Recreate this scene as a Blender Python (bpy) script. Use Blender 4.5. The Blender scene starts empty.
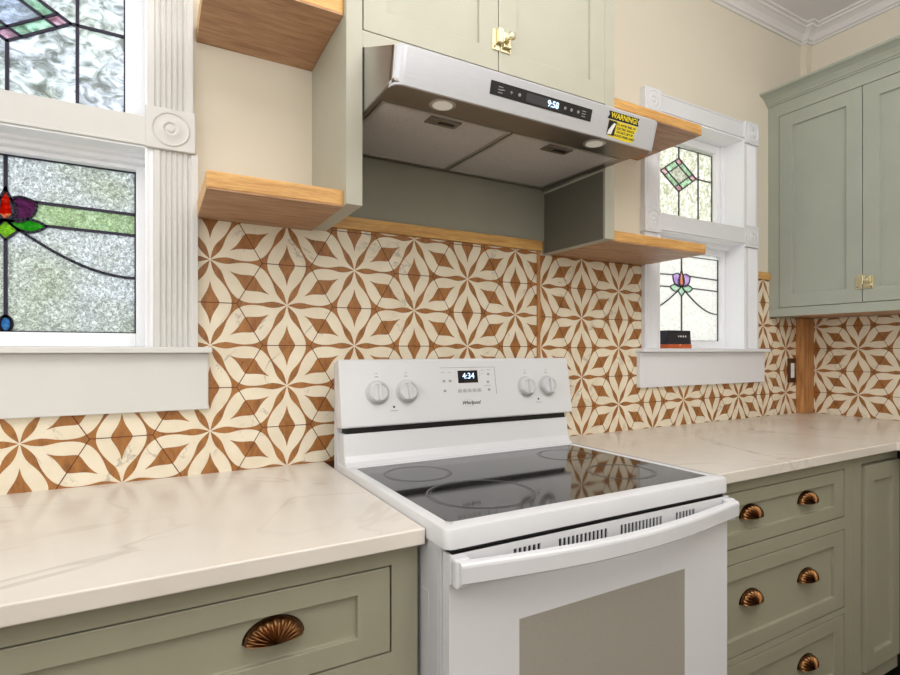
import bpy, math, random
from mathutils import Vector, Matrix
random.seed(7)
SC = bpy.context.scene
COL = SC.collection
PI = math.pi
S3 = math.sqrt(3)

# ------------------------------------------------------------------ materials
def lin(c):
    return tuple(((v/255.0)/12.92 if v/255.0 <= 0.04045 else ((v/255.0+0.055)/1.055)**2.4) for v in c)

class NT:
    def __init__(s, name):
        s.m = bpy.data.materials.new(name); s.m.use_nodes = True
        s.t = s.m.node_tree; s.n = s.t.nodes; s.l = s.t.links
        s.b = s.n['Principled BSDF']; s.out = s.n['Material Output']
    def add(s, kind, **k):
        n = s.n.new(kind)
        for a, v in k.items(): setattr(n, a, v)
        return n
    def coords(s, scale=(1,1,1), loc=(0,0,0), rot=(0,0,0)):
        tc = s.add('ShaderNodeTexCoord'); mp = s.add('ShaderNodeMapping')
        mp.inputs['Scale'].default_value = scale; mp.inputs['Location'].default_value = loc; mp.inputs['Rotation'].default_value = rot
        s.l.new(tc.outputs['Object'], mp.inputs['Vector']); return mp.outputs['Vector']
    def noise(s, vec, scale=5, detail=3, rough=0.5, dist=0.0):
        n = s.add('ShaderNodeTexNoise'); n.inputs['Scale'].default_value = scale
        n.inputs['Detail'].default_value = detail; n.inputs['Roughness'].default_value = rough
        n.inputs['Distortion'].default_value = dist
        s.l.new(vec, n.inputs['Vector']); return n.outputs['Fac']
    def ramp(s, fac, stops):
        r = s.add('ShaderNodeValToRGB'); e = r.color_ramp.elements
        while len(e) < len(stops): e.new(0.5)
        for i, (p, c) in enumerate(stops):
            e[i].position = p; e[i].color = (*c[:3], 1)
        s.l.new(fac, r.inputs['Fac']); return r.outputs['Color']
    def bump(s, h, strength=0.2, dist=0.002):
        b = s.add('ShaderNodeBump'); b.inputs['Strength'].default_value = strength; b.inputs['Distance'].default_value = dist
        s.l.new(h, b.inputs['Height']); s.l.new(b.outputs['Normal'], s.b.inputs['Normal']); return b.outputs['Normal']
    def set(s, **k):
        for a, v in k.items():
            s.b.inputs[a.replace('_', ' ')].default_value = v
        return s

def paint(name, rgb, rough=0.45, var=0.04, bump=0.03, spec=0.5, nscale=9):
    t = NT(name); c = lin(rgb); v = t.coords()
    f = t.noise(v, nscale, 3)
    t.l.new(t.ramp(f, [(0.3, tuple(x*(1-var) for x in c)), (0.7, tuple(min(1, x*(1+var)) for x in c))]), t.b.inputs['Base Color'])
    t.set(Roughness=rough); t.b.inputs['Specular IOR Level'].default_value = spec
    if bump: t.bump(t.noise(v, 160, 2), bump, 0.001)
    return t.m

def metal(name, rgb, rough=0.3, stretch=(1,1,1), var=0.1):
    t = NT(name); c = lin(rgb); v = t.coords(stretch)
    f = t.noise(v, 30, 4)
    t.l.new(t.ramp(f, [(0.3, tuple(x*(1-var) for x in c)), (0.7, tuple(min(1, x*(1+var)) for x in c))]), t.b.inputs['Base Color'])
    t.set(Metallic=1.0, Roughness=rough)
    t.bump(f, 0.05, 0.0005)
    return t.m

def wood(name, light, dark, stretch, rough=0.45, scale=6):
    t = NT(name); v = t.coords(stretch)
    f = t.noise(v, scale, 6, 0.62, 0.6)
    g = t.noise(t.coords(tuple(s*6 for s in stretch)), scale, 3, 0.6)
    mx = t.add('ShaderNodeMath', operation='MULTIPLY_ADD'); mx.inputs[1].default_value = 0.35
    t.l.new(g, mx.inputs[0]); t.l.new(f, mx.inputs[2])
    l, d = lin(light), lin(dark); m = tuple((a+b)/2 for a, b in zip(l, d))
    t.l.new(t.ramp(mx.outputs[0], [(0.48, d), (0.62, m), (0.78, l)]), t.b.inputs['Base Color'])
    t.set(Roughness=rough); t.bump(mx.outputs[0], 0.15, 0.0008)
    return t.m

def plain(name, rgb, rough=0.4, metallic=0.0, emit=0.0, spec=0.5):
    t = NT(name); c = lin(rgb)
    v = t.coords(); f = t.noise(v, 60, 2)
    t.l.new(t.ramp(f, [(0.3, tuple(x*0.98 for x in c)), (0.7, c)]), t.b.inputs['Base Color'])
    t.set(Roughness=rough, Metallic=metallic); t.b.inputs['Specular IOR Level'].default_value = spec
    if emit:
        t.b.inputs['Emission Color'].default_value = (*c, 1); t.b.inputs['Emission Strength'].default_value = emit
    return t.m

M = {}
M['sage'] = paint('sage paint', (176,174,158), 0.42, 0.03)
M['sage_base_shade'] = paint('sage shaded base units', (149,147,127), 0.42, 0.03)  # same sage, darkened for the weaker light low in the room
M['sage_daylit'] = paint('sage daylit corner unit', (163,168,156), 0.36, 0.03)  # same sage with bluish daylight mixed into its colour
M['sage_back_shade'] = paint('sage shaded back panel', (146,144,129), 0.5, 0.03)  # sage darkened for the shade under the hood
M['gap_shade'] = paint('gap shade carcass', (34,32,28), 0.8, 0.02, 0)  # near-black so gaps round doors and drawers look shaded
M['sage_hood_shade'] = paint('sage in hood shade', (96,93,82), 0.6, 0.03)  # sage darkened to carry the hood's shadow
M['wall'] = paint('cream wall paint', (222,214,197), 0.75, 0.012, 0.08, 0.2, 5)
M['ceil'] = paint('ceiling paint', (232,230,231), 0.8, 0.01, 0.05, 0.2)
M['trim'] = paint('white trim gloss paint', (212,211,208), 0.35, 0.01, 0.02)
M['trim_daylit'] = paint('daylit white trim paint', (226,227,231), 0.35, 0.01, 0.02)  # lit copy of the trim white, window light put into the colour
M['jamb'] = paint('daylit reveal white', (245,246,250), 0.4, 0.004, 0.0)  # whitened in place of strong daylight on reveals and sashes
M['crown'] = paint('ceiling moulding paint', (224,222,221), 0.5, 0.01, 0.0)
M['oak'] = wood('light oak', (222,174,104), (186,134,70), (1.2, 14, 14))
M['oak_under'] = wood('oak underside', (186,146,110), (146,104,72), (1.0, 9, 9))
M['oak_v'] = wood('upright oak', (196,140,84), (150,96,50), (14, 14, 1.2))
M['tile_wood'] = wood('inlaid brown wood', (168,112,56), (130,82,38), (7, 7, 2.5), 0.42, 9)
M['grout'] = plain('dark grout', (104,52,24), 0.8)
M['enamel'] = paint('white enamel', (212,213,216), 0.16, 0.004, 0.0, 0.5)
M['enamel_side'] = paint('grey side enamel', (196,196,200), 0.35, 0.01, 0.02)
M['knob'] = paint('satin grey plastic', (206,206,208), 0.35, 0.004, 0.0)
M['print'] = plain('pale print', (150,150,152), 0.6)
M['print_dark'] = plain('dark print', (50,50,54), 0.6)
M['black'] = plain('black gap', (14,13,13), 0.5)
M['steel'] = metal('brushed steel', (188,186,184), 0.33, (1, 12, 12), 0.05)
M['steel_front'] = metal('bright brushed steel', (206,208,214), 0.45, (1, 14, 14), 0.03); M['steel_front'].node_tree.nodes['Principled BSDF'].inputs['Metallic'].default_value = 0.55
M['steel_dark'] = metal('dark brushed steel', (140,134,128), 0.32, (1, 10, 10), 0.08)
M['brass'] = metal('polished brass', (218,209,174), 0.3)
M['bronze'] = metal('dark bronze', (122,86,54), 0.3)
M['bronze_dark'] = metal('dark bronze back plate', (66,42,26), 0.4)
M['floor'] = wood('dark floor boards', (92,66,52), (58,40,32), (1, 12, 1))
M['lead'] = plain('lead came', (34,29,50), 0.45, 0.3)
M['lead_glare'] = plain('glare grey lead came', (88,84,94), 0.5, 0.2)  # lead greyed to imitate glare from the bright window
M['display'] = plain('display glass', (14,16,26), 0.1)
M['digit'] = plain('lit digits', (190,216,250), 0.4, 0, 1.2)
M['blackbox'] = plain('black plastic', (36,34,44), 0.45)
M['orange'] = plain('orange plastic', (205,98,52), 0.45)
M['yellow'] = plain('yellow label', (236,214,40), 0.5)
M['white'] = plain('white print', (235,235,232), 0.5)
M['lamp'] = plain('lamp lens', (220,216,205), 0.3, 0, 0.25)
M['dark_room'] = plain('socket plate bronze', (88,58,34), 0.4, 0.6)

# filter mesh: fine grey perforation
t = NT('grease filter mesh'); v = t.coords((1,1,1))
vo = t.add('ShaderNodeTexVoronoi'); vo.inputs['Scale'].default_value = 420; t.l.new(v, vo.inputs['Vector'])
t.l.new(t.ramp(vo.outputs['Distance'], [(0.2, lin((182,178,176))), (0.7, lin((210,207,205)))]), t.b.inputs['Base Color'])
t.set(Metallic=0.35, Roughness=0.55); M['filter'] = t.m

# tile cream with faint grey marble marks
t = NT('cream tile'); v = t.coords()
f1 = t.noise(v, 4.2, 6, 0.6, 1.6)
veins = t.ramp(f1, [(0.485, (0,0,0)), (0.5, (1,1,1)), (0.515, (0,0,0))])
msk = t.ramp(t.noise(v, 9, 2), [(0.52, (0,0,0)), (0.62, (1,1,1))])
mu = t.add('ShaderNodeMath', operation='MULTIPLY'); t.l.new(veins, mu.inputs[0]); t.l.new(msk, mu.inputs[1])
mu2 = t.add('ShaderNodeMath', operation='MULTIPLY'); t.l.new(mu.outputs[0], mu2.inputs[0]); mu2.inputs[1].default_value = 0.55
base = t.ramp(t.noise(v, 14, 3), [(0.3, lin((226,214,190))), (0.7, lin((238,228,206)))])
mx = t.add('ShaderNodeMix', data_type='RGBA'); t.l.new(mu2.outputs[0], mx.inputs[0]); t.l.new(base, mx.inputs[6]); mx.inputs[7].default_value = (*lin((130,122,120)), 1)
t.l.new(mx.outputs[2], t.b.inputs['Base Color']); t.set(Roughness=0.38); M['tile'] = t.m

# quartz worktop
t = NT('white quartz'); v = t.coords((1, 1.3, 1), rot=(0, 0, 0.5))
f1 = t.noise(v, 1.15, 4, 0.5, 1.8)
veins = t.ramp(f1, [(0.488, (0,0,0)), (0.5, (1,1,1)), (0.512, (0,0,0))])
msk = t.ramp(t.noise(v, 2.6, 2), [(0.4, (0.15,0.15,0.15)), (0.65, (1,1,1))])
mu = t.add('ShaderNodeMath', operation='MULTIPLY'); t.l.new(veins, mu.inputs[0]); t.l.new(msk, mu.inputs[1])
mu2 = t.add('ShaderNodeMath', operation='MULTIPLY'); t.l.new(mu.outputs[0], mu2.inputs[0]); mu2.inputs[1].default_value = 0.38
base = t.ramp(t.noise(v, 3, 4), [(0.3, lin((211,204,194))), (0.7, lin((221,215,206)))])
mx = t.add('ShaderNodeMix', data_type='RGBA'); t.l.new(mu2.outputs[0], mx.inputs[0]); t.l.new(base, mx.inputs[6]); mx.inputs[7].default_value = (*lin((158,146,134)), 1)
t.l.new(mx.outputs[2], t.b.inputs['Base Color']); t.set(Roughness=0.2); M['quartz'] = t.m

# glass of the cooktop and the oven door
t = NT('black ceramic glass'); t.set(Roughness=0.06); t.b.inputs['Base Color'].default_value = (*lin((26,25,25)), 1)
t.b.inputs['Specular IOR Level'].default_value = 0.6; t.b.inputs['Coat Weight'].default_value = 0.15; t.b.inputs['Coat Roughness'].default_value = 0.03; M['ceran'] = t.m
t = NT('burner ring print'); t.set(Roughness=0.3); t.b.inputs['Base Color'].default_value = (*lin((48,45,44)), 1); M['ring'] = t.m
t = NT('oven door glass'); v = t.coords(); vo = t.add('ShaderNodeTexVoronoi'); vo.inputs['Scale'].default_value = 800; t.l.new(v, vo.inputs['Vector'])
t.l.new(t.ramp(vo.outputs['Distance'], [(0.2, lin((146,142,132))), (0.6, lin((160,156,146)))]), t.b.inputs['Base Color'])
t.set(Roughness=0.12); M['oven_glass'] = t.m

# textured window glass: light comes from outside through it
def pane(name, stops, scale, gloss=0.12, stretch=(1,1,1), bump=0.6, detail=3, dist=1.2, big=None):
    t = NT(name); v = t.coords(stretch)
    f = t.noise(v, scale, detail, 0.6, dist)
    c = t.ramp(f, stops)
    if big:
        g = t.ramp(t.noise(t.coords((1,1,1), big[2] if len(big) > 2 else (0,0,0)), big[0], 2), [(0.38, (1,1,1)), (0.62, big[1])])
        mm = t.add('ShaderNodeMix', data_type='RGBA', blend_type='MULTIPLY'); mm.inputs[0].default_value = 1
        t.l.new(c, mm.inputs[6]); t.l.new(g, mm.inputs[7]); c = mm.outputs[2]
    tr = t.add('ShaderNodeBsdfTranslucent'); t.l.new(c, tr.inputs['Color'])
    gl = t.add('ShaderNodeBsdfGlossy'); gl.inputs['Roughness'].default_value = 0.15
    nb = t.bump(f, bump, 0.004); t.l.new(nb, gl.inputs['Normal'])
    mx = t.add('ShaderNodeMixShader'); mx.inputs[0].default_value = gloss
    t.l.new(tr.outputs[0], mx.inputs[1]); t.l.new(gl.outputs[0], mx.inputs[2]); t.l.new(mx.outputs[0], t.out.inputs['Surface'])
    return t.m
M['pane_ripple'] = pane('rippled clear glass', [(0.36, lin((140,144,140))), (0.5, lin((180,185,186))), (0.62, lin((230,234,238)))], 150, 0.1, (1,1,1), big=(4.5, (0.86,0.88,0.74)))
M['pane_streak'] = pane('streaky clear glass', [(0.36, lin((128,136,136))), (0.48, lin((186,192,200))), (0.6, lin((226,231,240)))], 26, 0.1, (1,1,1.3), detail=4, dist=1.6, big=(6, (0.9,0.92,0.8)))
M['pane_bright'] = pane('bright pebbled glass', [(0.34, lin((198,197,191))), (0.6, lin((216,216,212)))], 90, 0.04)
M['pane_mottle'] = pane('mottled pale glass', [(0.38, lin((176,178,158))), (0.5, lin((206,206,194))), (0.62, lin((232,232,228)))], 60, 0.05)
def tint(name, c0, c1, scale=30, stretch=(1,1,1), stops=(0.35, 0.6)):
    """coloured art glass: tints the light that comes through the pane behind it"""
    t = NT(name); f = t.noise(t.coords(stretch), scale, 3, 0.6, 1.0)
    c = t.ramp(f, [(stops[0], lin(c0)), (stops[1], lin(c1))])
    tr = t.add('ShaderNodeBsdfTransparent'); t.l.new(c, tr.inputs['Color'])
    gl = t.add('ShaderNodeBsdfDiffuse'); t.l.new(c, gl.inputs['Color'])
    mx = t.add('ShaderNodeMixShader'); mx.inputs[0].default_value = 0.08
    t.l.new(tr.outputs[0], mx.inputs[1]); t.l.new(gl.outputs[0], mx.inputs[2]); t.l.new(mx.outputs[0], t.out.inputs['Surface'])
    return t.m
M['gl_green_pale'] = tint('pale green glass', (222,238,206), (238,248,226), 60)
M['gl_green'] = tint('leaf green glass', (92,200,84), (134,220,104))
M['gl_lime'] = tint('lime glass', (176,222,88), (204,240,116))
M['gl_red'] = tint('red streaked glass', (236,60,24), (255,206,160), 38, (0.6,1,1.6), (0.5, 0.62))
M['gl_plum'] = tint('plum glass', (140,82,130), (166,104,154))
M['gl_blue'] = tint('blue glass', (110,172,236), (150,206,250))
M['gl_pink'] = tint('pink glass', (232,196,210), (248,226,236))
M['gl_mint'] = tint('mint glass', (210,238,220), (230,248,236))
M['gl_ice'] = tint('ice blue seedy glass', (224,230,242), (242,246,254), 70)
M['gl_clear'] = tint('clear seedy glass', (226,228,226), (244,244,242), 70)
M['gl_violet'] = tint('violet glass', (216,190,238), (236,220,252))
M['gl_coral'] = tint('coral glass', (248,176,156), (253,212,192))

# ------------------------------------------------------------------ mesh helpers
class MB:
    def __init__(s): s.v = []; s.f = []; s.mi = []; s.sm = []
    def face(s, pts, mi=0, smooth=False):
        b = len(s.v); s.v += [tuple(p) for p in pts]; s.f.append(tuple(range(b, b+len(pts)))); s.mi.append(mi); s.sm.append(smooth)
    def box(s, x0, x1, y0, y1, z0, z1, mi=0):
        if x0 > x1: x0, x1 = x1, x0
        if y0 > y1: y0, y1 = y1, y0
        if z0 > z1: z0, z1 = z1, z0
        b = len(s.v)
        s.v += [(x0,y0,z0),(x1,y0,z0),(x1,y1,z0),(x0,y1,z0),(x0,y0,z1),(x1,y0,z1),(x1,y1,z1),(x0,y1,z1)]
        for q in ((0,3,2,1),(4,5,6,7),(0,1,5,4),(1,2,6,5),(2,3,7,6),(3,0,4,7)):
            s.f.append(tuple(b+i for i in q)); s.mi.append(mi); s.sm.append(False)
        return s
    def prism(s, poly, ax, a0, a1, mi=0, smooth=False):
        # poly: list of 2-D points; ax: extrusion axis; the other two in order (x,y,z minus ax)
        def P(p, a):
            if ax == 0: return (a, p[0], p[1])
            if ax == 1: return (p[0], a, p[1])
            return (p[0], p[1], a)
        n = len(poly); b = len(s.v)
        s.v += [P(p, a0) for p in poly] + [P(p, a1) for p in poly]
        for i in range(n):
            j = (i+1) % n; s.f.append((b+i, b+j, b+n+j, b+n+i)); s.mi.append(mi); s.sm.append(smooth)
        s.f.append(tuple(b+i for i in reversed(range(n)))); s.mi.append(mi); s.sm.append(False)
        s.f.append(tuple(b+n+i for i in range(n))); s.mi.append(mi); s.sm.append(False)
        return s
    def lathe(s, prof, c, d, seg=40, mi=0, cap=True):
        # prof: (r, h) along direction d from point c
        d = Vector(d).normalized(); up = Vector((0,0,1)) if abs(d.z) < 0.9 else Vector((1,0,0))
        a = d.cross(up).normalized(); e = d.cross(a); c = Vector(c); b = len(s.v); n = len(prof)
        for r, h in prof:
            for k in range(seg):
                th = 2*PI*k/seg; s.v.append(tuple(c + d*h + a*(r*math.cos(th)) + e*(r*math.sin(th))))
        for i in range(n-1):
            for k in range(seg):
                k2 = (k+1) % seg
                s.f.append((b+i*seg+k, b+i*seg+k2, b+(i+1)*seg+k2, b+(i+1)*seg+k)); s.mi.append(mi); s.sm.append(True)
        if cap:
            s.f.append(tuple(b+k for k in range(seg))); s.mi.append(mi); s.sm.append(False)
            s.f.append(tuple(b+(n-1)*seg+k for k in reversed(range(seg)))); s.mi.append(mi); s.sm.append(False)
        return s
    def sweep(s, profs, mi=0, closed=True, smooth=False, caps=True):
        # profs: list of cross sections (same count of 3-D points)
        n = len(profs[0]); b = len(s.v)
        for p in profs: s.v += [tuple(q) for q in p]
        for i in range(len(profs)-1):
            for k in range(n if closed else n-1):
                k2 = (k+1) % n
                s.f.append((b+i*n+k, b+i*n+k2, b+(i+1)*n+k2, b+(i+1)*n+k)); s.mi.append(mi); s.sm.append(smooth)
        if caps:
            s.f.append(tuple(b+k for k in reversed(range(n)))); s.mi.append(mi); s.sm.append(False)
            s.f.append(tuple(b+(len(profs)-1)*n+k for k in range(n))); s.mi.append(mi); s.sm.append(False)
        return s
    def build(s, name, mats, parent=None, bevel=0.0, seg=2, org=None, wn=False):
        me = bpy.data.meshes.new(name)
        if parent is not None:
            o0 = worldloc(parent)
        else:
            o0 = Vector(org) if org else Vector(base_of(s.v))
        me.from_pydata([tuple(Vector(v)-o0) for v in s.v], [], s.f)
        if not isinstance(mats, (list, tuple)): mats = [mats]
        for m in mats: me.materials.append(M[m] if isinstance(m, str) else m)
        for p, mi, sm in zip(me.polygons, s.mi, s.sm): p.material_index = mi; p.use_smooth = sm
        me.update()
        anysm = any(s.sm)
        import bmesh
        bm = bmesh.new(); bm.from_mesh(me)
        if s.weld: bmesh.ops.remove_doubles(bm, verts=bm.verts, dist=1e-6)
        bmesh.ops.recalc_face_normals(bm, faces=bm.faces); bm.to_mesh(me); bm.free()
        if anysm: me.set_sharp_from_angle(angle=math.radians(32))
        o = bpy.data.objects.new(name, me); COL.objects.link(o)
        if parent is not None: o.parent = parent
        else: o.location = o0
        if bevel:
            b = o.modifiers.new('bevel', 'BEVEL'); b.width = bevel; b.segments = seg; b.limit_method = 'ANGLE'; b.angle_limit = math.radians(35)
            b.harden_normals = False
        return o
    weld = False

def worldloc(o):
    l = Vector(o.location)
    while o.parent: o = o.parent; l += Vector(o.location)
    return l
def base_of(vs):
    xs = [v[0] for v in vs]; ys = [v[1] for v in vs]; zs = [v[2] for v in vs]
    return ((min(xs)+max(xs))/2, (min(ys)+max(ys))/2, min(zs))
def tag(o, label, cat, group=None):
    o['label'] = label; o['category'] = cat
    if group: o['group'] = group
    return o
def thing(name, loc, label=None, cat=None, group=None):
    o = bpy.data.objects.new(name, None); COL.objects.link(o); o.location = loc; o.empty_display_size = 0.05
    if label: tag(o, label, cat, group)
    return o
def struct(o): o['kind'] = 'structure'; return o

def text(name, body, mat, parent, size, origin, xdir, ydir, align='CENTER', shear=0.0, ext=0.0003, bold=0.0):
    cu = bpy.data.curves.new(name, 'FONT'); cu.body = body; cu.size = size; cu.align_x = align; cu.align_y = 'CENTER'
    cu.shear = shear; cu.extrude = ext; cu.offset = bold
    tmp = bpy.data.objects.new('tmp', cu); COL.objects.link(tmp)
    dg = bpy.context.evaluated_depsgraph_get(); dg.update()
    me = bpy.data.meshes.new_from_object(tmp.evaluated_get(dg)); bpy.data.objects.remove(tmp)
    X = Vector(xdir).normalized(); Y = Vector(ydir).normalized(); Z = X.cross(Y)
    R = Matrix((X, Y, Z)).transposed().to_4x4()
    me.transform(Matrix.Translation(Vector(origin)-worldloc(parent)) @ R)
    me.materials.clear(); me.materials.append(M[mat]); me.name = name
    o = bpy.data.objects.new(name, me); COL.objects.link(o); o.parent = parent
    return o

# ------------------------------------------------------------------ key dimensions
XR = 2.921          # right wall
XL = -1.7           # left wall
YF = -3.6           # wall behind the camera
ZC = 2.865          # ceiling
CT = 0.914          # worktop height
A = 0.1280          # side of one hexagonal tile
WX = [-0.304, 2.080]  # window centres

# ------------------------------------------------------------------ room shell
T = 0.16
mb = MB()
ops = [(c-0.289, c+0.289) for c in WX]; z0, z1 = 1.225, 2.215
mb.box(XL-T, XR+T, 0, T, -0.02, z0); mb.box(XL-T, XR+T, 0, T, z1, ZC+T)
mb.box(XL-T, ops[0][0], 0, T, z0, z1); mb.box(ops[0][1], ops[1][0], 0, T, z0, z1); mb.box(ops[1][1], XR+T, 0, T, z0, z1)
struct(mb.build('wall_back', 'wall'))
struct(MB().box(XR, XR+T, YF, 0, -0.02, ZC+T).build('wall_right', 'wall'))
struct(MB().box(XL-T, XL, YF, 0, -0.02, ZC+T).build('wall_left', 'wall'))
struct(MB().box(XL-T, XR+T, YF-T, YF, -0.02, ZC+T).build('wall_front', 'wall'))
struct(MB().box(XL-T, XR+T, YF-T, T, -0.14, 0).build('floor', 'floor'))
struct(MB().box(XL, XR, YF, 0, ZC, ZC+T).build('ceiling', 'ceil'))

# boxed-in chase in the corner
struct(MB().box(2.874, XR, -0.03, 0, 1.40, ZC).build('trim_1', 'wall'))

# crown moulding, mitred round the chase: profile (distance out, height below ceiling)
prof = [(0.0, -0.068), (0.008, -0.068), (0.012, -0.060), (0.020, -0.057), (0.024, -0.047), (0.034, -0.032), (0.050, -0.021), (0.060, -0.018), (0.062, -0.010), (0.074, -0.008), (0.076, -0.0002), (0.0, -0.0002)]
path = [((XL, 0), (0, -1)), ((2.874, 0), (-1, -1)), ((2.874, -0.03), (-1, -1)), ((XR, -0.03), (-1, -1)), ((XR, YF), (-1, 0))]
mb = MB(); secs = []
for (px, py), (dx, dy) in path:
    secs.append([(px + dx*o, py + dy*o, ZC + h) for o, h in prof])
mb.sweep(secs)
struct(mb.build('trim_2', 'crown'))

# ------------------------------------------------------------------ hexagonal inlaid tiles
def clip(poly, r):
    def cl(pts, f, ix):
        out = []
        for i in range(len(pts)):
            a, b = pts[i], pts[(i+1) % len(pts)]; fa, fb = f(a), f(b)
            if fa >= 0: out.append(a)
            if (fa >= 0) != (fb >= 0):
                t = fa/(fa-fb); out.append((a[0]+(b[0]-a[0])*t, a[1]+(b[1]-a[1])*t))
        return out
    for f in (lambda p: p[0]-r[0], lambda p: r[1]-p[0], lambda p: p[1]-r[2], lambda p: r[3]-p[1]):
        poly = cl(poly, f, 0)
        if len(poly) < 3: return []
    return poly
def strip(profile, org, ang):
    ca, sa = math.cos(ang), math.sin(ang); q = []
    def W(t, w): return (org[0] + t*ca - w*sa, org[1] + t*sa + w*ca)
    for (t0, w0), (t1, w1) in zip(profile, profile[1:]):
        q.append([W(t0, -w0), W(t1, -w1), W(t1, w1), W(t0, w0)])
    return q
PETAL = [(0.02,0.002),(0.08,0.022),(0.15,0.045),(0.22,0.060),(0.29,0.067),(0.36,0.062),(0.44,0.045),(0.52,0.029),(0.60,0.020),(0.68,0.018),(0.75,0.022),(0.81,0.031),(0.86,0.043),(0.90,0.058),(0.93,0.075),(0.95,0.0865),(1.0,0.0)]
LEAF = [(0.0,0.175),(0.04,0.163),(0.08,0.143),(0.12,0.120),(0.16,0.097),(0.20,0.075),(0.25,0.052),(0.30,0.033),(0.35,0.019),(0.40,0.009),(0.44,0.001)]
def tiles(name, rects, c0, mapf, label, th=0.006):
    mb = MB(); mb.weld = False
    for r in rects:
        P = [(r[0],r[2]),(r[1],r[2]),(r[1],r[3]),(r[0],r[3])]
        f = [mapf(*p, th) for p in P]; b = [mapf(*p, 0.0003) for p in P]
        mb.face(f, 0); mb.face(b, 0)
        for i in range(4): mb.face([f[i], f[(i+1) % 4], b[(i+1) % 4], b[i]], 0)
        i0 = int((r[0]-c0[0])/(1.5*A))-2; i1 = int((r[1]-c0[0])/(1.5*A))+2
        j0 = int((r[2]-c0[1])/(S3*A))-2; j1 = int((r[3]-c0[1])/(S3*A))+2
        for i in range(i0, i1+1):
            for j in range(j0, j1+1):
                cx = c0[0]+1.5*A*i; cz = c0[1]+S3*A*(j + (0.5 if i % 2 else 0))
                for k in range(6):
                    an = k*PI/3
                    for q in strip([(t*A, w*A) for t, w in PETAL], (cx, cz), an):
                        q = clip(q, r)
                        if q: mb.face([mapf(*p, th+0.0003) for p in q], 1)
                    am = an + PI/6; ex = cx+S3/2*A*math.cos(am); ez = cz+S3/2*A*math.sin(am)
                    for q in strip([(t*A, w*A) for t, w in LEAF], (ex, ez), am+PI):
                        q = clip(q, r)
                        if q: mb.face([mapf(*p, th+0.0003) for p in q], 1)
                    if k < 3:
                        for q in strip([(-0.5*A, 0.0011), (0.5*A, 0.0011)], (ex, ez), am+PI/2):
                            q = clip(q, r)
                            if q: mb.face([mapf(*p, th+0.0005) for p in q], 2)
    # keep individual faces' winding: they are thin inlays
    o = mb.build(name, ['tile', 'tile_wood', 'grout'])
    return tag(o, label, 'backsplash')
back = lambda u, w, d: (u, -d, w)
right = lambda u, w, d: (XR-d, u, w)
ZB = CT
tiles('tile_backsplash', [(XL, -0.7305, ZB, 1.58), (-0.7305, 0.1225, ZB, 1.0805), (0.1225, 0.385, ZB, 1.5695), (0.385, 1.176, ZB, 1.585), (0.0945, 0.1225, 1.0806, 1.5695)],
      (0.3150, 1.3560), back, 'brown and cream flower-patterned hexagon tile backsplash behind the white range and left worktop')
tiles('tile_backsplash', [(1.189, 1.24, ZB, 1.572), (1.24, 1.6585, ZB, 1.5765), (1.6585, 2.5265, ZB, 1.0805), (1.6585, 1.7055, 1.0806, 1.5765), (2.5265, 2.8215, ZB, 1.3935), (2.4785, 2.5885, 1.3936, 1.574), (2.4785, 2.5265, 1.0806, 1.3935)],
      (1.386, 1.3527), back, 'brown and cream flower-patterned hexagon tile backsplash around the window above the right worktop')
tiles('tile_backsplash', [(-1.9, -0.045, ZB, 1.3935)], (-0.246, 1.241), right, 'brown and cream flower-patterned hexagon tile backsplash on the right wall under the corner wall cabinet')

# tile stand-in strip, then oak strips
struct(MB().box(0.4195, 1.189, -0.006, 0, 0.80, ZB-0.001).build('tile_standin_strip', 'grout'))  # plain dark strip standing in for tile behind the range
struct(MB().box(0.427, 1.194, -0.018, 0, 1.586, 1.621).build('trim_3', 'oak', bevel=0.0015))
struct(MB().box(1.1765, 1.1885, -0.012, 0, ZB+0.001, 1.5855).build('trim_4', 'oak_v', bevel=0.001))
struct(MB().box(2.479, 2.5885, -0.014, 0, 1.5745, 1.609).build('trim_5', 'oak', bevel=0.0015))
struct(MB().box(2.822, XR-0.0005, -0.0445, -0.0002, ZB+0.001, 1.3935).build('trim_6', 'oak_v', bevel=0.0015))

# ------------------------------------------------------------------ windows
def fluted(mb, x0, x1, z0, z1, yb, yf, vertical=True, n=6):
    # board with n shallow round flutes along its length
    W = (x1-x0) if vertical else (z1-z0); a0 = x0 if vertical else z0
    pts = [(a0, yb), (a0, yf), (a0+W*0.13, yf)]
    fw = W*0.74/n
    for i in range(n):
        s = a0+W*0.13+fw*i
        for k in range(1, 6):
            th = PI*k/6; pts.append((s+fw*0.12+fw*0.38*(1-math.cos(th)), yf+0.0045*math.sin(th)))
        pts.append((s+fw, yf))
    pts += [(a0+W, yf), (a0+W, yb)]
    if vertical: mb.prism([(p[0], p[1]) for p in pts], 2, z0, z1)
    else: mb.prism([(p[1], p[0]) for p in pts], 0, x0, x1)

def came(mb, pts, w=0.0045, y0=0.0, d=0.004):
    for (xa, za), (xb, zb) in zip(pts, pts[1:]):
        dx, dz = xb-xa, zb-za; L = math.hypot(dx, dz)
        if L < 1e-6: continue
        ux, uz = dx/L, dz/L; nx, nz = -uz*w, ux*w; e = w*0.5
        P = [(xa-ux*e+nx, za-uz*e+nz), (xa-ux*e-nx, za-uz*e-nz), (xb+ux*e-nx, zb+uz*e-nz), (xb+ux*e+nx, zb+uz*e+nz)]
        mb.prism(P, 1, y0-d, y0+d)
def curve(p0, p1, p2, p3, n=12):
    r = []
    for i in range(n+1):
        t = i/n; a = (1-t)**3; b = 3*t*(1-t)**2; c = 3*t*t*(1-t); d = t**3
        r.append((a*p0[0]+b*p1[0]+c*p2[0]+d*p3[0], a*p0[1]+b*p1[1]+c*p2[1]+d*p3[1]))
    return r

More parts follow.
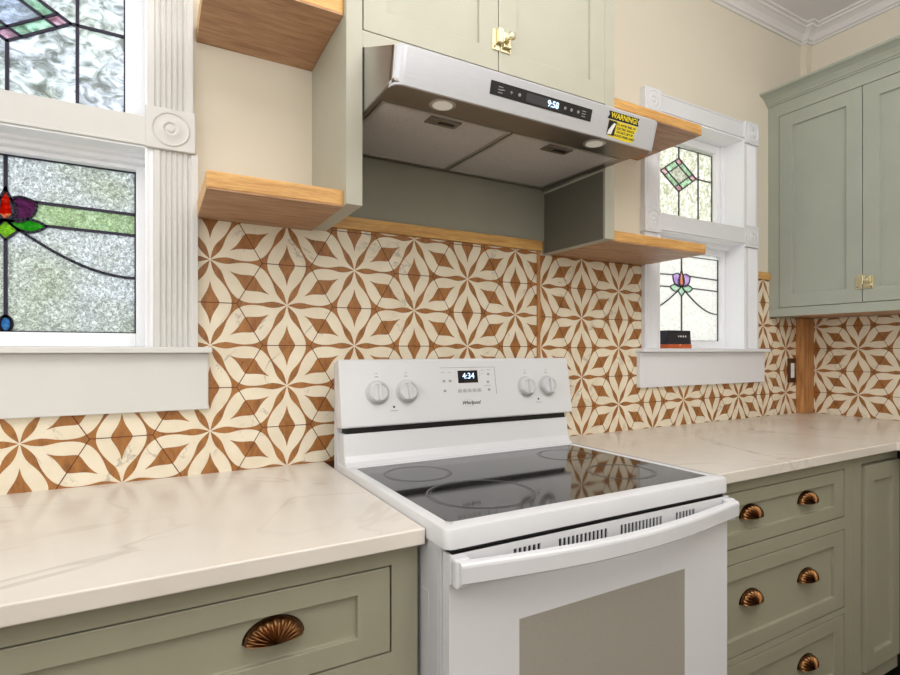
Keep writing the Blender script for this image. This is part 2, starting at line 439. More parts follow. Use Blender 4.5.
def window(idx, cx, kit):
    root = struct(thing('window_%d' % idx, (cx, 0, 1.225)))
    L, R = cx-0.289, cx+0.289; CW = 0.103
    YFc = -0.022
    zm, zt = kit['zm'], kit['zt']
    for s in (-1, 1):
        cw = kit['cw'][0] if s < 0 else kit['cw'][1]
        xa, xb = (cx+0.289, cx+0.289+cw) if s > 0 else (cx-0.289-cw, cx-0.289)
        e0, e1 = (0.0125, 0.011) if s > 0 else (-0.0, -0.0)
        mb = MB(); fluted(mb, xa+e0, xb+e1, 1.2405, zm-0.051, 0.0, YFc); mb.build('side_casing', kit['trim'], root)
        mb = MB(); fluted(mb, xa, xb, zm+0.051, zt-0.051, 0.0, YFc); mb.build('side_casing', kit['trim'], root)
        for zc in (zm, zt):
            xm = (xa+xb)/2; h = cw/2+0.005
            o = MB().box(xm-h, xm+h, -0.03, 0, zc-0.0505, zc+0.0505).build('rosette_block', kit['trim'], root, bevel=0.002)
            MB().lathe([(0.043, 0), (0.043, 0.001), (0.040, 0.0035), (0.037, 0.001), (0.029, 0.0005), (0.022, 0.0035), (0.017, 0.0045), (0.013, 0.001), (0.009, 0.001), (0.007, 0.004), (0.003, 0.005), (0.0005, 0.005)], (xm, -0.0295, zc), (0,-1,0), 36).build('rosette', kit['trim'], o)
    mb = MB(); mb.prism([(0, 2.2165), (-0.024, 2.2165), (-0.024, 2.2235), (-0.018, 2.2265), (-0.018, zt+0.038), (-0.022, zt+0.041), (-0.022, zt+0.046), (0, zt+0.046)], 0, L+0.0005, R-0.0005); mb.build('head_casing', kit['trim'], root, bevel=0.001)
    mb = MB(); mb.box(L+0.001, R-0.001, -0.024, 0.10, 1.727, 1.80); mb.box(L+0.001, R-0.001, -0.030, -0.022, 1.727, 1.734); mb.build('mullion', kit['trim'], root, bevel=0.002)
    MB().prism([(-0.024, 1.7268), (-0.024, 1.7225), (0.03, 1.7225), (0.034, 1.716), (0.05, 1.714), (0.054, 1.706), (0.071, 1.704), (0.071, 1.7268)], 0, L+0.006, R-0.006).build('bed_moulding', 'jamb', root)
    mb = MB(); mb.box(cx-kit['ap'][0]-0.007, cx+kit['ap'][1]+0.007, -0.05, -0.0005, 1.225, 1.24); mb.box(L+0.001, R-0.001, -0.0005, 0.09, 1.2255, 1.24)
    mb.build('window_sill', kit['trim'], root, bevel=0.003)
    mb = MB(); mb.box(cx-kit['ap'][0], cx+kit['ap'][1], -0.024, 0, 1.082, 1.2245); mb.build('apron', kit['trim'], root, bevel=0.002)
    # jamb liners
    mb = MB()
    for xa, xb in ((L+0.0005, L+0.006), (R-0.006, R-0.0005)):
        mb.box(xa, xb, -0.022, 0.15, 1.2405, 1.7265); mb.box(xa, xb, -0.022, 0.15, 1.8005, 2.2145)
    mb.box(L+0.006, R-0.006, -0.022, 0.15, 2.2065, 2.2145)
    mb.box(R-0.0005, R+0.012, -0.018, -0.0003, 1.2405, zm-0.0508)
    mb.build('jamb', 'jamb', root)
    # two sashes
    for nm, za, zb, ga, gb, gw, yg in (('lower_sash', 1.2405, 1.7265, 1.275, 1.693+kit['dz'], 0.262, 0.10), ('upper_sash', 1.8005, 2.206, 1.829, 2.172, 0.238, 0.115)):
        sx = 0.2825; mb = MB()
        y0, y1 = 0.072, 0.112 if nm == 'lower_sash' else 0.125
        if nm == 'upper_sash': y0 = 0.088
        mb.box(cx-sx, cx-gw, y0, y1, za, zb); mb.box(cx+gw, cx+sx, y0, y1, za, zb)
        mb.box(cx-gw, cx+gw, y0, y1, za, ga); mb.box(cx-gw, cx+gw, y0, y1, gb, zb)
        if nm == 'upper_sash':
            for s in (-1, 1): mb.box(cx+s*0.262, cx+s*sx, y0-0.014, y0, za, zb)
        o = mb.build(nm, 'jamb', root, bevel=0.002)
        gl = MB().box(cx-gw+0.0005, cx+gw-0.0005, yg, yg+0.003, ga+0.0005, gb-0.0005)
        g = gl.build('glass_pane', kit['low'] if nm == 'lower_sash' else kit['up'], o)
        ld = MB(); yl = yg-0.001
        dz = kit['dz'] if nm == 'lower_sash' else kit['du']
        def piece(name, poly, mat, lift=0.0004):
            q = MB(); q.prism([(cx+p[0], p[1]+dz) for p in poly], 1, yg-lift-0.0012, yg-lift); return q.build(name, mat, g)
        def ln(pts, w=0.0036, mirror=False):
            pts = [(p[0], min(gb-0.0005, max(ga+0.0005, p[1]+dz))) for p in pts]
            came(ld, [(cx+p[0], p[1]) for p in pts], w*kit['lw'], yl)
            if mirror: came(ld, [(cx-p[0], p[1]) for p in pts], w*kit['lw'], yl)
        ln([(-gw+.002, ga+.001), (gw-.002, ga+.001), (gw-.002, gb-.001), (-gw+.002, gb-.001), (-gw+.002, ga+.001)], 0.002)
        if nm == 'lower_sash':
            ln([(0, 1.72), (0, 1.606)]); ln([(0, 1.492), (0, 1.314)])
            if not kit['drop']: ln([(0, 1.314), (0, 1.26)])
            ln([(0.058, 1.588), (0.262, 1.583)], 0.0034, True); ln([(0.075, 1.533), (0.262, 1.529)], 0.0034, True)
            cv = curve((0.022, 1.519), (0.085, 1.475), (0.16, 1.418), (0.262, 1.418)); ln(cv, 0.0032, True)
            drop = curve((0, 1.616), (0.006, 1.590), (0.020, 1.578), (0.019, 1.558), 8) + curve((0.019, 1.558), (0.018, 1.542), (0.006, 1.537), (0, 1.537), 6)[1:]
            dropf = drop + [(-x, z) for x, z in reversed(drop[1:-1])]
            piece('flower_bud', dropf, kit['bud'], 0.0008); ln(dropf+[dropf[0]], 0.0026)
            for s in (-1, 1):
                pet = curve((0.010, 1.590), (0.030, 1.604), (0.042, 1.592), (0.058, 1.588), 8) + curve((0.058, 1.588), (0.060, 1.560), (0.044, 1.535), (0.012, 1.537), 8)[1:] + [(0.0, 1.537), (0.014, 1.552)]
                pet = [(s*x, z) for x, z in pet]; piece('petal', pet, kit['petal']); ln(pet+[pet[0]], 0.0026)
                lf = curve((0.006, 1.533), (0.030, 1.552), (0.055, 1.548), (0.077, 1.532), 8) + curve((0.077, 1.532), (0.055, 1.508), (0.030, 1.508), (0.006, 1.533), 8)[1:-1]
                lf = [(s*x, z) for x, z in lf]; piece('leaf', lf, kit['leaf'], 0.0006); ln(lf+[lf[0]], 0.0026)
                if kit['band']:
                    piece('green_band', [(s*x, z) for x, z in [(0.058, 1.587), (0.260, 1.582), (0.260, 1.530), (0.075, 1.533), (0.05, 1.545)]], 'gl_green_pale', 0.0002)
            dm = [(0, 1.540), (0.024, 1.516), (0, 1.492), (-0.024, 1.516)]
            piece('bud_base', dm, kit['base'], 0.0009); ln(dm+[dm[0]], 0.0026)
            if kit['drop']:
                el = [(0.0115*math.cos(a*PI/10), 1.294+0.0185*math.sin(a*PI/10)) for a in range(20)]
                piece('dew_drop', el, 'gl_blue'); ln(el+[el[0]], 0.0032)
        else:
            for s in (-1, 1): ln([(s*0.136, 1.829), (s*0.136, 2.172)])
            ln([(0.136, 2.045), (0.238, 2.045)], 0.0034, True)
            ln([(0, 1.829), (0, 1.968)]); ln([(0, 2.122), (0, 2.172)])
            V = [(0, 1.968), (0.123, 2.045), (0, 2.122), (-0.123, 2.045)]
            ln([(0.121, 2.045), (0.137, 2.045)], 0.0034, True)
            def Q(s, t): return (V[0][0]+(V[1][0]-V[0][0])*s+(V[3][0]-V[0][0])*t, V[0][1]+(V[1][1]-V[0][1])*s+(V[3][1]-V[0][1])*t)
            a, b = 0.22, 0.78
            for (s0, s1, t0, t1) in ((0,a,0,a),(b,1,0,a),(0,a,b,1),(b,1,b,1)):
                piece('corner_gem', [Q(s0,t0),Q(s1,t0),Q(s1,t1),Q(s0,t1)], 'gl_pink')
            for (s0, s1, t0, t1) in ((a,b,0,a),(a,b,b,1),(0,a,a,b),(b,1,a,b)):
                piece('green_bar', [Q(s0,t0),Q(s1,t0),Q(s1,t1),Q(s0,t1)], 'gl_mint')
            piece('diamond_centre', [Q(a,a),Q(b,a),Q(b,b),Q(a,b)], kit['ctr'])
            for k in (0, 1):
                ln([Q(k,0), Q(k,1)], 0.0032); ln([Q(0,k), Q(1,k)], 0.0032)
            for k in (a, b):
                ln([Q(k,0), Q(k,1)], 0.0028); ln([Q(0,k), Q(1,k)], 0.0028)
        ld.build('lead_came', kit['lead'], o)
window(1, WX[0], dict(low='pane_ripple', up='pane_streak', bud='gl_red', petal='gl_plum', leaf='gl_green', base='gl_lime', band=True, drop=True, lw=1.0, ctr='gl_ice', zm=1.776, zt=2.258, cw=(0.098,0.098), lead='lead', trim='trim', ap=(0.422,0.422), dz=0.0, du=0.0))
window(2, WX[1], dict(low='pane_bright', up='pane_mottle', bud='gl_coral', petal='gl_violet', leaf='gl_mint', base='gl_mint', band=False, drop=False, lw=0.7, ctr='gl_clear', zm=1.764, zt=2.247, cw=(0.084,0.095), lead='lead_glare', trim='trim_daylit', ap=(0.402,0.444), dz=-0.014, du=-0.007))

# ------------------------------------------------------------------ cabinet helpers
# map (u, depth outward, z) to the world for cabinets on the back run ('b') or on the right wall ('r')
def mapper(kind, face):
    if kind == 'b': return lambda u, d, z: (u, face-d, z)
    return lambda u, d, z: (face-d, u, z)
def mbox(mb, mp, u0, u1, d0, d1, z0, z1, mi=0):
    a = mp(u0, d0, z0); b = mp(u1, d1, z1); mb.box(a[0], b[0], a[1], b[1], a[2], b[2], mi)
def shaker(name, parent, mp, u0, u1, z0, z1, st=0.06, th=0.02, off=0.0, rec=0.011, mat='sage', sr=None):
    """door or drawer front with a recessed centre panel; off = how far it stands proud"""
    mb = MB()
    f, k, i = off, off-rec, off-th
    sr = sr or st
    O = [(u0,z0),(u1,z0),(u1,z1),(u0,z1)]; I = [(u0+st,z0+sr),(u1-st,z0+sr),(u1-st,z1-sr),(u0+st,z1-sr)]
    for a in range(4):
        b = (a+1) % 4
        mb.face([mp(O[a][0],f,O[a][1]), mp(O[b][0],f,O[b][1]), mp(I[b][0],f,I[b][1]), mp(I[a][0],f,I[a][1])])
        mb.face([mp(I[a][0],f,I[a][1]), mp(I[b][0],f,I[b][1]), mp(I[b][0],k,I[b][1]), mp(I[a][0],k,I[a][1])])
        mb.face([mp(O[a][0],f,O[a][1]), mp(O[b][0],f,O[b][1]), mp(O[b][0],i,O[b][1]), mp(O[a][0],i,O[a][1])])
    mb.face([mp(p[0],k,p[1]) for p in I]); mb.face([mp(p[0],i,p[1]) for p in O])
    mb.weld = True
    return mb.build(name, mat, parent, bevel=0.0015)

def cup_pull(parent, mp, u, z, off=0.0, w=0.046, h=0.033, d=0.026):
    n1, n2 = 132, 16; mb = MB(); g = []
    for i in range(n1+1):
        ph = PI*i/n1; row = []
        for j in range(n2+1):
            th = (PI/2)*j/n2
            rb = 0.5-0.5*math.cos(2*ph*11)
            r = math.sin(th); dep = d*max(0.0, math.cos(th))**0.75 if j < n2 else 0
            row.append(mp(u + w*math.cos(ph)*r, off+0.003+dep*(1-0.24*rb*math.sin(2*th)**0.7), z + h*math.sin(ph)*r*(1-0.05*rb*math.sin(2*th))))
        g.append(row)
    for i in range(n1):
        for j in range(n2): mb.face([g[i][j], g[i+1][j], g[i+1][j+1], g[i][j+1]], 0, True)
    # flat lip along the open bottom edge, base flange on the wood
    mb.weld = True
    o = mb.build('cup_pull', 'bronze', parent)
    fl = MB(); P = [(u+(w+0.002)*math.cos(PI*i/40), z-0.001+(h+0.002)*math.sin(PI*i/40)) for i in range(41)]
    a = [mp(p[0], off+0.0001, p[1]) for p in P]; b = [mp(p[0], off+0.0035, p[1]) for p in P]
    fl.sweep([a, b]); fl.build('flange', 'bronze_dark', o)
    return o

def latch(parent, mp, u, z, s=1.0, off=0.0):
    q = MB()
    mbox(q, mp, u-0.030*s, u-0.004*s, off+0.0001, off+0.004, z-0.030, z+0.026)
    o = q.build('latch', 'brass', parent, bevel=0.001)
    q = MB(); mbox(q, mp, u-0.001*s, u+0.036*s, off+0.0001, off+0.004, z-0.030, z+0.024); q.build('latch_plate', 'brass', o, bevel=0.001)
    q = MB(); mbox(q, mp, u-0.016*s, u+0.003*s, off+0.004, off+0.015, z-0.012, z+0.028); q.build('latch_keeper', 'brass', o, bevel=0.002)
    q = MB(); mbox(q, mp, u+0.005*s, u+0.033*s, off+0.004, off+0.013, z-0.020, z-0.010); mbox(q, mp, u+0.005*s, u+0.026*s, off+0.004, off+0.012, z-0.004, z+0.022); q.build('latch_bolt', 'brass', o, bevel=0.002)
    a = Vector(mp(u+0.022*s, off+0.010, z+0.006)); dr = Vector(mp(0,1,0))-Vector(mp(0,0,0))
    MB().lathe([(0.004,0),(0.004,0.012),(0.010,0.014),(0.012,0.019),(0.009,0.024),(0.001,0.026)], a, dr, 20).build('latch_knob', 'brass', o)
    for du, dz in ((-0.023*s, -0.022), (0.030*s, -0.024)):
        MB().lathe([(0.003,0),(0.0025,0.0012),(0.0005,0.0015)], mp(u+du, off+0.0038, z+dz), dr, 10).build('screw', 'bronze', o)
    return o

# ------------------------------------------------------------------ hood cabinet over the range
root = thing('wall_cabinet', (0.8125, -0.16, 1.573), 'sage green two-door wall cabinet above the range hood, its side panels reaching down', 'cabinet')
FY = -0.317; TOP = 2.70; mp = mapper('b', FY)
MB().box(0.385, 0.424, FY+0.0005, -0.0005, 1.573, TOP).build('side_panel', 'sage', root, bevel=0.001)
MB().box(1.206, 1.24, FY+0.0005, -0.0005, 1.5775, TOP).build('side_panel', 'sage', root, bevel=0.001)
MB().box(0.4245, 1.2055, -0.012, -0.0005, 1.622, 1.9505).build('back_panel', 'sage_back_shade', root)
MB().box(0.4245, 1.2055, FY+0.022, -0.0005, 1.951, TOP).build('carcass', 'gap_shade', root)
for za, zb in ((1.951, 1.990), (2.62, TOP)):
    mb = MB(); mbox(mb, mp, 0.4245, 1.2055, -0.0215, 0, za, zb); mb.build('rail', 'sage', root)
for xa, xb, za in ((0.385, 0.4243, 1.573), (1.2012, 1.24, 1.5775)):
    mb = MB(); mbox(mb, mp, xa, xb, 0, 0.002, za, TOP); mb.build('stile', 'sage', root, bevel=0.001)
MB().box(1.2045, 1.2058, FY+0.012, -0.013, 1.579, 1.79).build('side_shade_sheet', 'sage_hood_shade', root)  # thin dark sheet painting the hood's shade onto the inner side
d1 = shaker('door', root, mp, 0.4275, 0.8085, 1.9925, 2.617)
d2 = shaker('door', root, mp, 0.811, 1.2025, 1.9925, 2.617)
latch(d2, mp, 0.815, 2.076, 0.9)

# ------------------------------------------------------------------ floating oak shelves
def shelf(x0, x1, z0, z1, label, notch=None, yf=-0.297):
    if notch: poly = [(x0, -0.0005), (x0, yf), (x1, yf), (x1, -0.032), (notch, -0.032), (notch, -0.0005)]
    else: poly = [(x0, -0.0005), (x0, yf), (x1, yf), (x1, -0.0005)]
    c = ((x0+x1)/2, yf/2, z0)
    r = thing('wall_shelf', c, label, 'shelf', 'floating oak shelves beside the hood cabinet')
    MB().prism(poly, 2, z0+0.004, z1).build('shelf_board', 'oak', r, bevel=0.002)
    ins = [(p[0], p[1]) for p in poly]
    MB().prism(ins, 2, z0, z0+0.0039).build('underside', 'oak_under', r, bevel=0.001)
    return r
shelf(0.093, 0.3845, 1.570, 1.610, 'lower oak shelf on the wall between the left window and the hood cabinet')
shelf(0.092, 0.3845, 2.022, 2.062, 'upper oak shelf between the left window and the hood cabinet, at the photo top')
shelf(1.2405, 1.712, 1.577, 1.613, 'lower oak shelf right of the hood cabinet, reaching in front of the right window', 1.702)
shelf(1.2405, 1.690, 2.000, 2.036, 'upper oak shelf right of the range hood, beside the end with the warning sticker')

# ------------------------------------------------------------------ range hood
HX0, HX1 = 0.4265, 1.2035
hood = thing('range_hood', (0.815, -0.25, 1.79), 'stainless steel range hood with black control strip and yellow warning sticker', 'range hood')
# hollow steel body: side profile swept, with an open recess below
sidep = [(-0.0130, 1.797), (-0.0130, 1.9495), (-0.317, 1.9495), (-0.512, 1.862), (-0.498, 1.797)]
for xa, xb in ((HX0, HX0+0.012), (HX1-0.012, HX1)):
    MB().prism(sidep, 0, xa, xb).build('side_panel', 'steel', hood, bevel=0.001)
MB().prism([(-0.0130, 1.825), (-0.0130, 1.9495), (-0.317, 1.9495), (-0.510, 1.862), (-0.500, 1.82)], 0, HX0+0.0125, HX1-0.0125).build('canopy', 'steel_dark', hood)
# front panel with rounded ends
fp = []
def frontsec(x, inset):
    return [(x, -0.500+inset, 1.786), (x, -0.507+inset, 1.786), (x, -0.5275+inset, 1.858), (x, -0.5235+inset, 1.863), (x, -0.512+inset*0.3, 1.863)]
secs = []
for k in range(7):
    a = k/6*PI/2; secs.append(frontsec(HX0-0.0 + 0.022*(1-math.cos(a)), 0.024*(1-math.sin(a))))
for k in range(6, -1, -1):
    a = k/6*PI/2; secs.append(frontsec(HX1+0.003 - 0.022*(1-math.cos(a)), 0.024*(1-math.sin(a))))
MB().sweep(secs, smooth=False).build('front_panel', 'steel_front', hood)
# underside frame and two filters
Zu = 1.7905
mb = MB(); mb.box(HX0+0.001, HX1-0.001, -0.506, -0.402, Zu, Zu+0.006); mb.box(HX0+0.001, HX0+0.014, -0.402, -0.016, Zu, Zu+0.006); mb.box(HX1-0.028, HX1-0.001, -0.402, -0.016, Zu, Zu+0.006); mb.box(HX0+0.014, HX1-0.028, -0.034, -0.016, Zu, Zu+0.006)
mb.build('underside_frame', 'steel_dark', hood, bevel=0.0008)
xm = 0.797
for xa, xb, xc in ((HX0+0.016, xm-0.002, 0.614), (xm+0.002, HX1-0.030, 0.972)):
    mb = MB(); y0, y1 = -0.400, -0.036; w = 0.008
    mb.box(xa, xb, y0, y0+w, Zu-0.001, Zu+0.006); mb.box(xa, xb, y1-w, y1, Zu-0.001, Zu+0.006)
    mb.box(xa, xa+w, y0+w, y1-w, Zu-0.001, Zu+0.006); mb.box(xb-w, xb, y0+w, y1-w, Zu-0.001, Zu+0.006)
    f = mb.build('grease_filter', 'steel', hood, bevel=0.0008)
    MB().box(xa+w, xb-w, y0+w, y1-w, Zu+0.001, Zu+0.004).build('filter_mesh', 'filter', f)
    mb = MB(); mb.box(xc-0.042, xc+0.042, -0.385, -0.345, Zu-0.003, Zu+0.001)
    l = mb.build('filter_latch', 'steel_dark', f, bevel=0.001)
    MB().box(xc-0.012, xc+0.030, -0.370, -0.360, Zu-0.0042, Zu-0.003).build('latch_slot', 'black', l)
for xc, yc in ((0.567, -0.454), (1.028, -0.456)):
    o = MB().lathe([(0.031,0),(0.031,0.0012),(0.027,0.0025),(0.0235,0.002)], (xc, yc, Zu), (0,0,-1), 40).build('hood_lamp', 'steel', hood)
    MB().lathe([(0.0232,0.0),(0.0232,0.0030),(0.001,0.0034)], (xc, yc, Zu), (0,0,-1), 36).build('lamp_lens', 'lamp', o)
# the underside rises a little towards the wall
for o in list(hood.children_recursive):
    if o.type == 'MESH' and o.name.split('.')[0] in ('underside_frame','grease_filter','filter_mesh','filter_latch','latch_slot','hood_lamp','lamp_lens'):
        for v in o.data.vertices: v.co.z += 0.0125*(v.co.y-0.25+0.5)/0.49
# things on the sloping front face
n = Vector((0, -0.072, -0.0205)).normalized(); upv = Vector((0, -0.0205, 0.072)).normalized(); P0 = Vector((0, -0.507, 1.786))
def fpt(x, t, lift): return Vector((x, 0, 0)) + P0 + upv*t + n*lift
def fquad(mb, pts, l0, l1, mi=0):
    a = [fpt(x, t, l0) for x, t in pts]; b = [fpt(x, t, l1) for x, t in pts]; mb.sweep([a, b], mi)
def frect(mb, x0, x1, t0, t1, l0, l1): fquad(mb, [(x0,t0),(x1,t0),(x1,t1),(x0,t1)], l0, l1)
mb = MB(); frect(mb, 0.655, 0.958, 0.0285, 0.0575, 0.0001, 0.0012)
cs = mb.build('control_strip', 'black', hood)
mb = MB(); frect(mb, 0.754, 0.854, 0.033, 0.053, 0.0012, 0.0016); dsp = mb.build('display', plain('dim display', (62,62,66), 0.3), cs)
text('clock_digits', '9:58', 'digit', cs, 0.020, fpt(0.834, 0.0425, 0.002), (1,0,0), upv, bold=0.0004)
for x, s in ((0.690, '-'), (0.712, '+'), (0.735, '·'), (0.872, '○'), (0.892, '○'), (0.914, '▪')):
    mb = MB(); c = fpt(x, 0.043, 0.0012)
    if s in '○▪·': mb.lathe([(0.0038,0),(0.0038,0.0006)], c, n, 14)
    else:
        frect(mb, x-0.0035, x+0.0035, 0.0422, 0.0440, 0.0012, 0.0018)
        if s == '+': frect(mb, x-0.0009, x+0.0009, 0.0395, 0.0466, 0.0012, 0.0018)
    mb.build('touch_button', 'print', cs)
for x0 in (0.676, 0.926):
    for k in range(3):
        mb = MB(); frect(mb, x0, x0+0.012, 0.035+k*0.006, 0.037+k*0.006, 0.0012, 0.0017); mb.build('button_caption', 'print', cs)
# warning sticker
SX = lambda x: 1.0185 + (x-1.040)*1.10
ST = lambda t: 0.004 + (t-0.006)*1.03
sp = lambda P: [(SX(x), ST(t)) for x, t in P]
jag = [(1.044,0.010),(1.044,0.022),(1.040,0.034),(1.043,0.046),(1.040,0.0485),(1.132,0.0485),(1.134,0.038),(1.127,0.030),(1.131,0.020),(1.126,0.008),(1.100,0.006),(1.060,0.009)]
mb = MB(); fquad(mb, sp(jag), 0.0001, 0.0006)
wl = mb.build('warning_sticker', 'yellow', hood)
mb = MB(); fquad(mb, sp([(1.034,0.050),(1.040,0.060),(1.036,0.068),(1.136,0.0685),(1.132,0.060),(1.137,0.050)]), 0.0001, 0.0009); mb.build('sticker_header', 'black', wl)
text('sticker_title', 'WARNING!', 'yellow', wl, 0.0185, fpt(SX(1.087), ST(0.0592), 0.0012), (1,0,0), upv, bold=0.0003)
mb = MB(); fquad(mb, sp([(1.040,0.012),(1.0405,0.047),(1.066,0.047),(1.063,0.012)]), 0.0006, 0.001); hb = mb.build('sticker_pictogram', 'black', wl)
mb = MB(); fquad(mb, sp([(1.041,0.013),(1.044,0.024),(1.052,0.036),(1.058,0.043),(1.063,0.041),(1.060,0.033),(1.057,0.026),(1.054,0.015)]), 0.001, 0.0013); mb.build('hand_mark', 'white', hb)
for k, t_ in enumerate(('TO AVOID RISK OF', 'ELECTRIC SHOCK', 'DO NOT LIFT BY', 'HOOD PANEL ENDS')):
    text('sticker_text', t_, 'print_dark', wl, 0.0080, fpt(SX(1.0975), ST(0.0415-k*0.0088), 0.0009), (1,0,0), upv, bold=0.0001)

# ------------------------------------------------------------------ range
RX0, RX1 = 0.4205, 1.1805
rg = thing('kitchen_range', (0.796, -0.43, 0.0), 'white freestanding electric range with black glass cooktop and oven door', 'range')
mb = MB(); mb.box(RX0+0.004, RX1-0.006, -0.722, -0.115, 0.09, 0.893)
mb.box(RX0+0.0025, RX0+0.004, -0.714, -0.694, 0.10, 0.885); mb.box(RX0+0.0025, RX0+0.004, -0.677, -0.652, 0.10, 0.80)
mb.build('body', 'enamel_side', rg, bevel=0.002)
MB().box(RX0+0.05, RX1-0.05, -0.66, -0.16, 0.0, 0.089).build('plinth', 'black', rg)
# cooktop rim: rounded slab ring with the glass set in
import bmesh
def rrect(x0, x1, y0, y1, r, n=6):
    P = []
    for cx_, cy_, a0 in ((x1-r, y1-r, 0), (x0+r, y1-r, PI/2), (x0+r, y0+r, PI), (x1-r, y0+r, 3*PI/2)):
        for k in range(n+1):
            a = a0+PI/2*k/n; P.append((cx_+r*math.cos(a), cy_+r*math.sin(a)))
    return P
mb = MB()
outer = lambda i, z: [(x, y, z) for x, y in rrect(RX0+i, RX1-i, -0.750+i, -0.118, 0.016)]
inner = lambda i, z: [(x, y, z) for x, y in rrect(0.4455-i, 1.1565+i, -0.7125-i, -0.206+i, 0.012)]
mb.sweep([outer(0.0015, 0.8945), outer(0.0, 0.896), outer(0, 0.9255), outer(0.0015, 0.9295), outer(0.005, 0.9315), inner(0.004, 0.9315), inner(0.0, 0.9285), inner(0, 0.8945), outer(0.0015, 0.8945)], smooth=True, caps=False)
mb.weld = True
mb.build('cooktop_rim', 'enamel', rg)
g = MB(); P = rrect(0.4457, 1.1563, -0.7123, -0.2062, 0.0118); g.sweep([[(x,y,0.905) for x,y in P], [(x,y,0.9286) for x,y in P]])
glass = g.build('glass_top', 'ceran', rg)
for cx_, cy_, r in ((0.560, -0.336, 0.084), (0.600, -0.568, 0.117), (1.030, -0.330, 0.080), (1.010, -0.570, 0.085)):
    mb = MB()
    for rr in ((r, r-0.005), (r-0.0085, r-0.0100)):
        N = 64
        for k in range(N):
            a, b = 2*PI*k/N, 2*PI*(k+1)/N
            mb.face([(cx_+rr[0]*math.cos(a), cy_+rr[0]*math.sin(a), 0.92885), (cx_+rr[0]*math.cos(b), cy_+rr[0]*math.sin(b), 0.92885), (cx_+rr[1]*math.cos(b), cy_+rr[1]*math.sin(b), 0.92885), (cx_+rr[1]*math.cos(a), cy_+rr[1]*math.sin(a), 0.92885)])
    mb.build('burner_ring', 'ring', glass)
# backguard: lower riser, dark slot, control box
riser = [(-0.116, 0.9), (-0.116, 1.012), (-0.168, 1.012), (-0.172, 0.985), (-0.176, 0.955), (-0.184, 0.940), (-0.198, 0.9325), (-0.198, 0.9)]
MB().prism(riser, 0, RX0+0.004, RX1-0.004).build('riser', 'enamel', rg, bevel=0.003)
MB().box(RX0+0.012, RX1-0.012, -0.166, -0.12, 1.0125, 1.030).build('vent_gap', 'black', rg)
MB().box(RX0-0.002, RX1-0.003, -0.130, -0.104, 0.9, 1.1985).build('back_cover', 'enamel_side', rg, bevel=0.002)
boxp = [(-0.131, 1.028), (-0.131, 1.203), (-0.146, 1.2075), (-0.152, 1.206), (-0.156, 1.200), (-0.182, 1.040), (-0.183, 1.032), (-0.179, 1.0285)]
panel = MB().prism(boxp, 0, RX0-0.005, RX1+0.008).build('control_panel', 'enamel', rg, bevel=0.004, seg=3)
pu = Vector((0, 0.026, 0.157)).normalized(); pn = Vector((0, -0.157, 0.026)).normalized(); PP = Vector((0, -0.182, 1.040))
def cpt(x, z, lift): return Vector((x, 0, 0)) + PP + pu*((z-1.040)/pu.z) + pn*lift
def crect(mb, x0, x1, z0_, z1_, l0, l1):
    pts = [(x0,z0_),(x1,z0_),(x1,z1_),(x0,z1_)]
    mb.sweep([[cpt(x, z, l0) for x, z in pts], [cpt(x, z, l1) for x, z in pts]])
for xk in (0.517, 0.603, 1.010, 1.093):
    c = cpt(xk, 1.118, 0.0)
    k = MB().lathe([(0.0335,0.0),(0.0335,0.0012),(0.031,0.002)], c, pn, 44).build('dial_ring', plain('dial grey', (188,188,190), 0.4), panel)
    kk = MB(); kk.lathe([(0.027,0.002),(0.0268,0.014),(0.024,0.019),(0.0225,0.020),(0.021,0.0175),(0.001,0.0172)], c, pn, 44)
    ko = kk.build('knob', 'knob', rg)
    mb = MB(); hx = 0.0042
    a = [c+Vector((sx*hx, 0, 0))+pu*(sz*0.0235)+pn*0.0165 for sx, sz in ((-1,-1),(1,-1),(1,1),(-1,1))]
    b = [c+Vector((sx*hx*0.75, 0, 0))+pu*(sz*0.0225)+pn*0.029 for sx, sz in ((-1,-1),(1,-1),(1,1),(-1,1))]
    mb.sweep([a, b]); mb.build('knob_grip', 'knob', ko, bevel=0.0015)
    mb = MB(); crect(mb, xk-0.005, xk+0.005, 1.159, 1.1615, 0.0001, 0.0005); crect(mb, xk-0.003, xk+0.003, 1.168, 1.1700, 0.0001, 0.0005); mb.build('dial_mark', 'print', panel)
for x in (0.5625, 1.0535):
    MB().lathe([(0.0032,0),(0.0032,0.0008)], cpt(x, 1.078, 0.0001), pn, 14).build('indicator_light', 'print_dark', panel)
    mb = MB(); crect(mb, x-0.011, x+0.011, 1.067, 1.0688, 0.0001, 0.0005); mb.build('indicator_caption', 'print', panel)
# clock and buttons
_crect = crect
def crect(mb, x0, x1, *a): _crect(mb, x0+0.006, x1+0.006, *a)
mb = MB(); crect(mb, 0.706, 0.892, 1.1805, 1.1818, 0.0001, 0.0008); mb.build('keypad_outline', 'print', panel)
mb = MB(); crect(mb, 0.8907, 0.892, 1.100, 1.1805, 0.0001, 0.0008); mb.build('keypad_outline', 'print', panel)
mb = MB(); crect(mb, 0.762, 0.829, 1.136, 1.172, 0.0001, 0.0012); dp = mb.build('clock_display', 'display', panel)
text('clock_digits', '4:34', 'digit', dp, 0.024, cpt(0.803, 1.1555, 0.0016), (1,0,0), pu, bold=0.0003)
for k in range(5):
    mb = MB(); x = 0.765+k*0.0165; crect(mb, x-0.0062, x+0.0062, 1.1085, 1.1185, 0.0001, 0.0007); mb.build('keypad_button', plain('button grey', (172,172,174), 0.5), panel)
for x, z in ((0.715,1.143),(0.735,1.143),(0.716,1.115),(0.864,1.137),(0.866,1.114),(0.867,1.160)):
    mb = MB(); crect(mb, x-0.0042, x+0.0042, z-0.0035, z+0.0035, 0.0001, 0.0006); mb.build('keypad_button', 'print', panel)
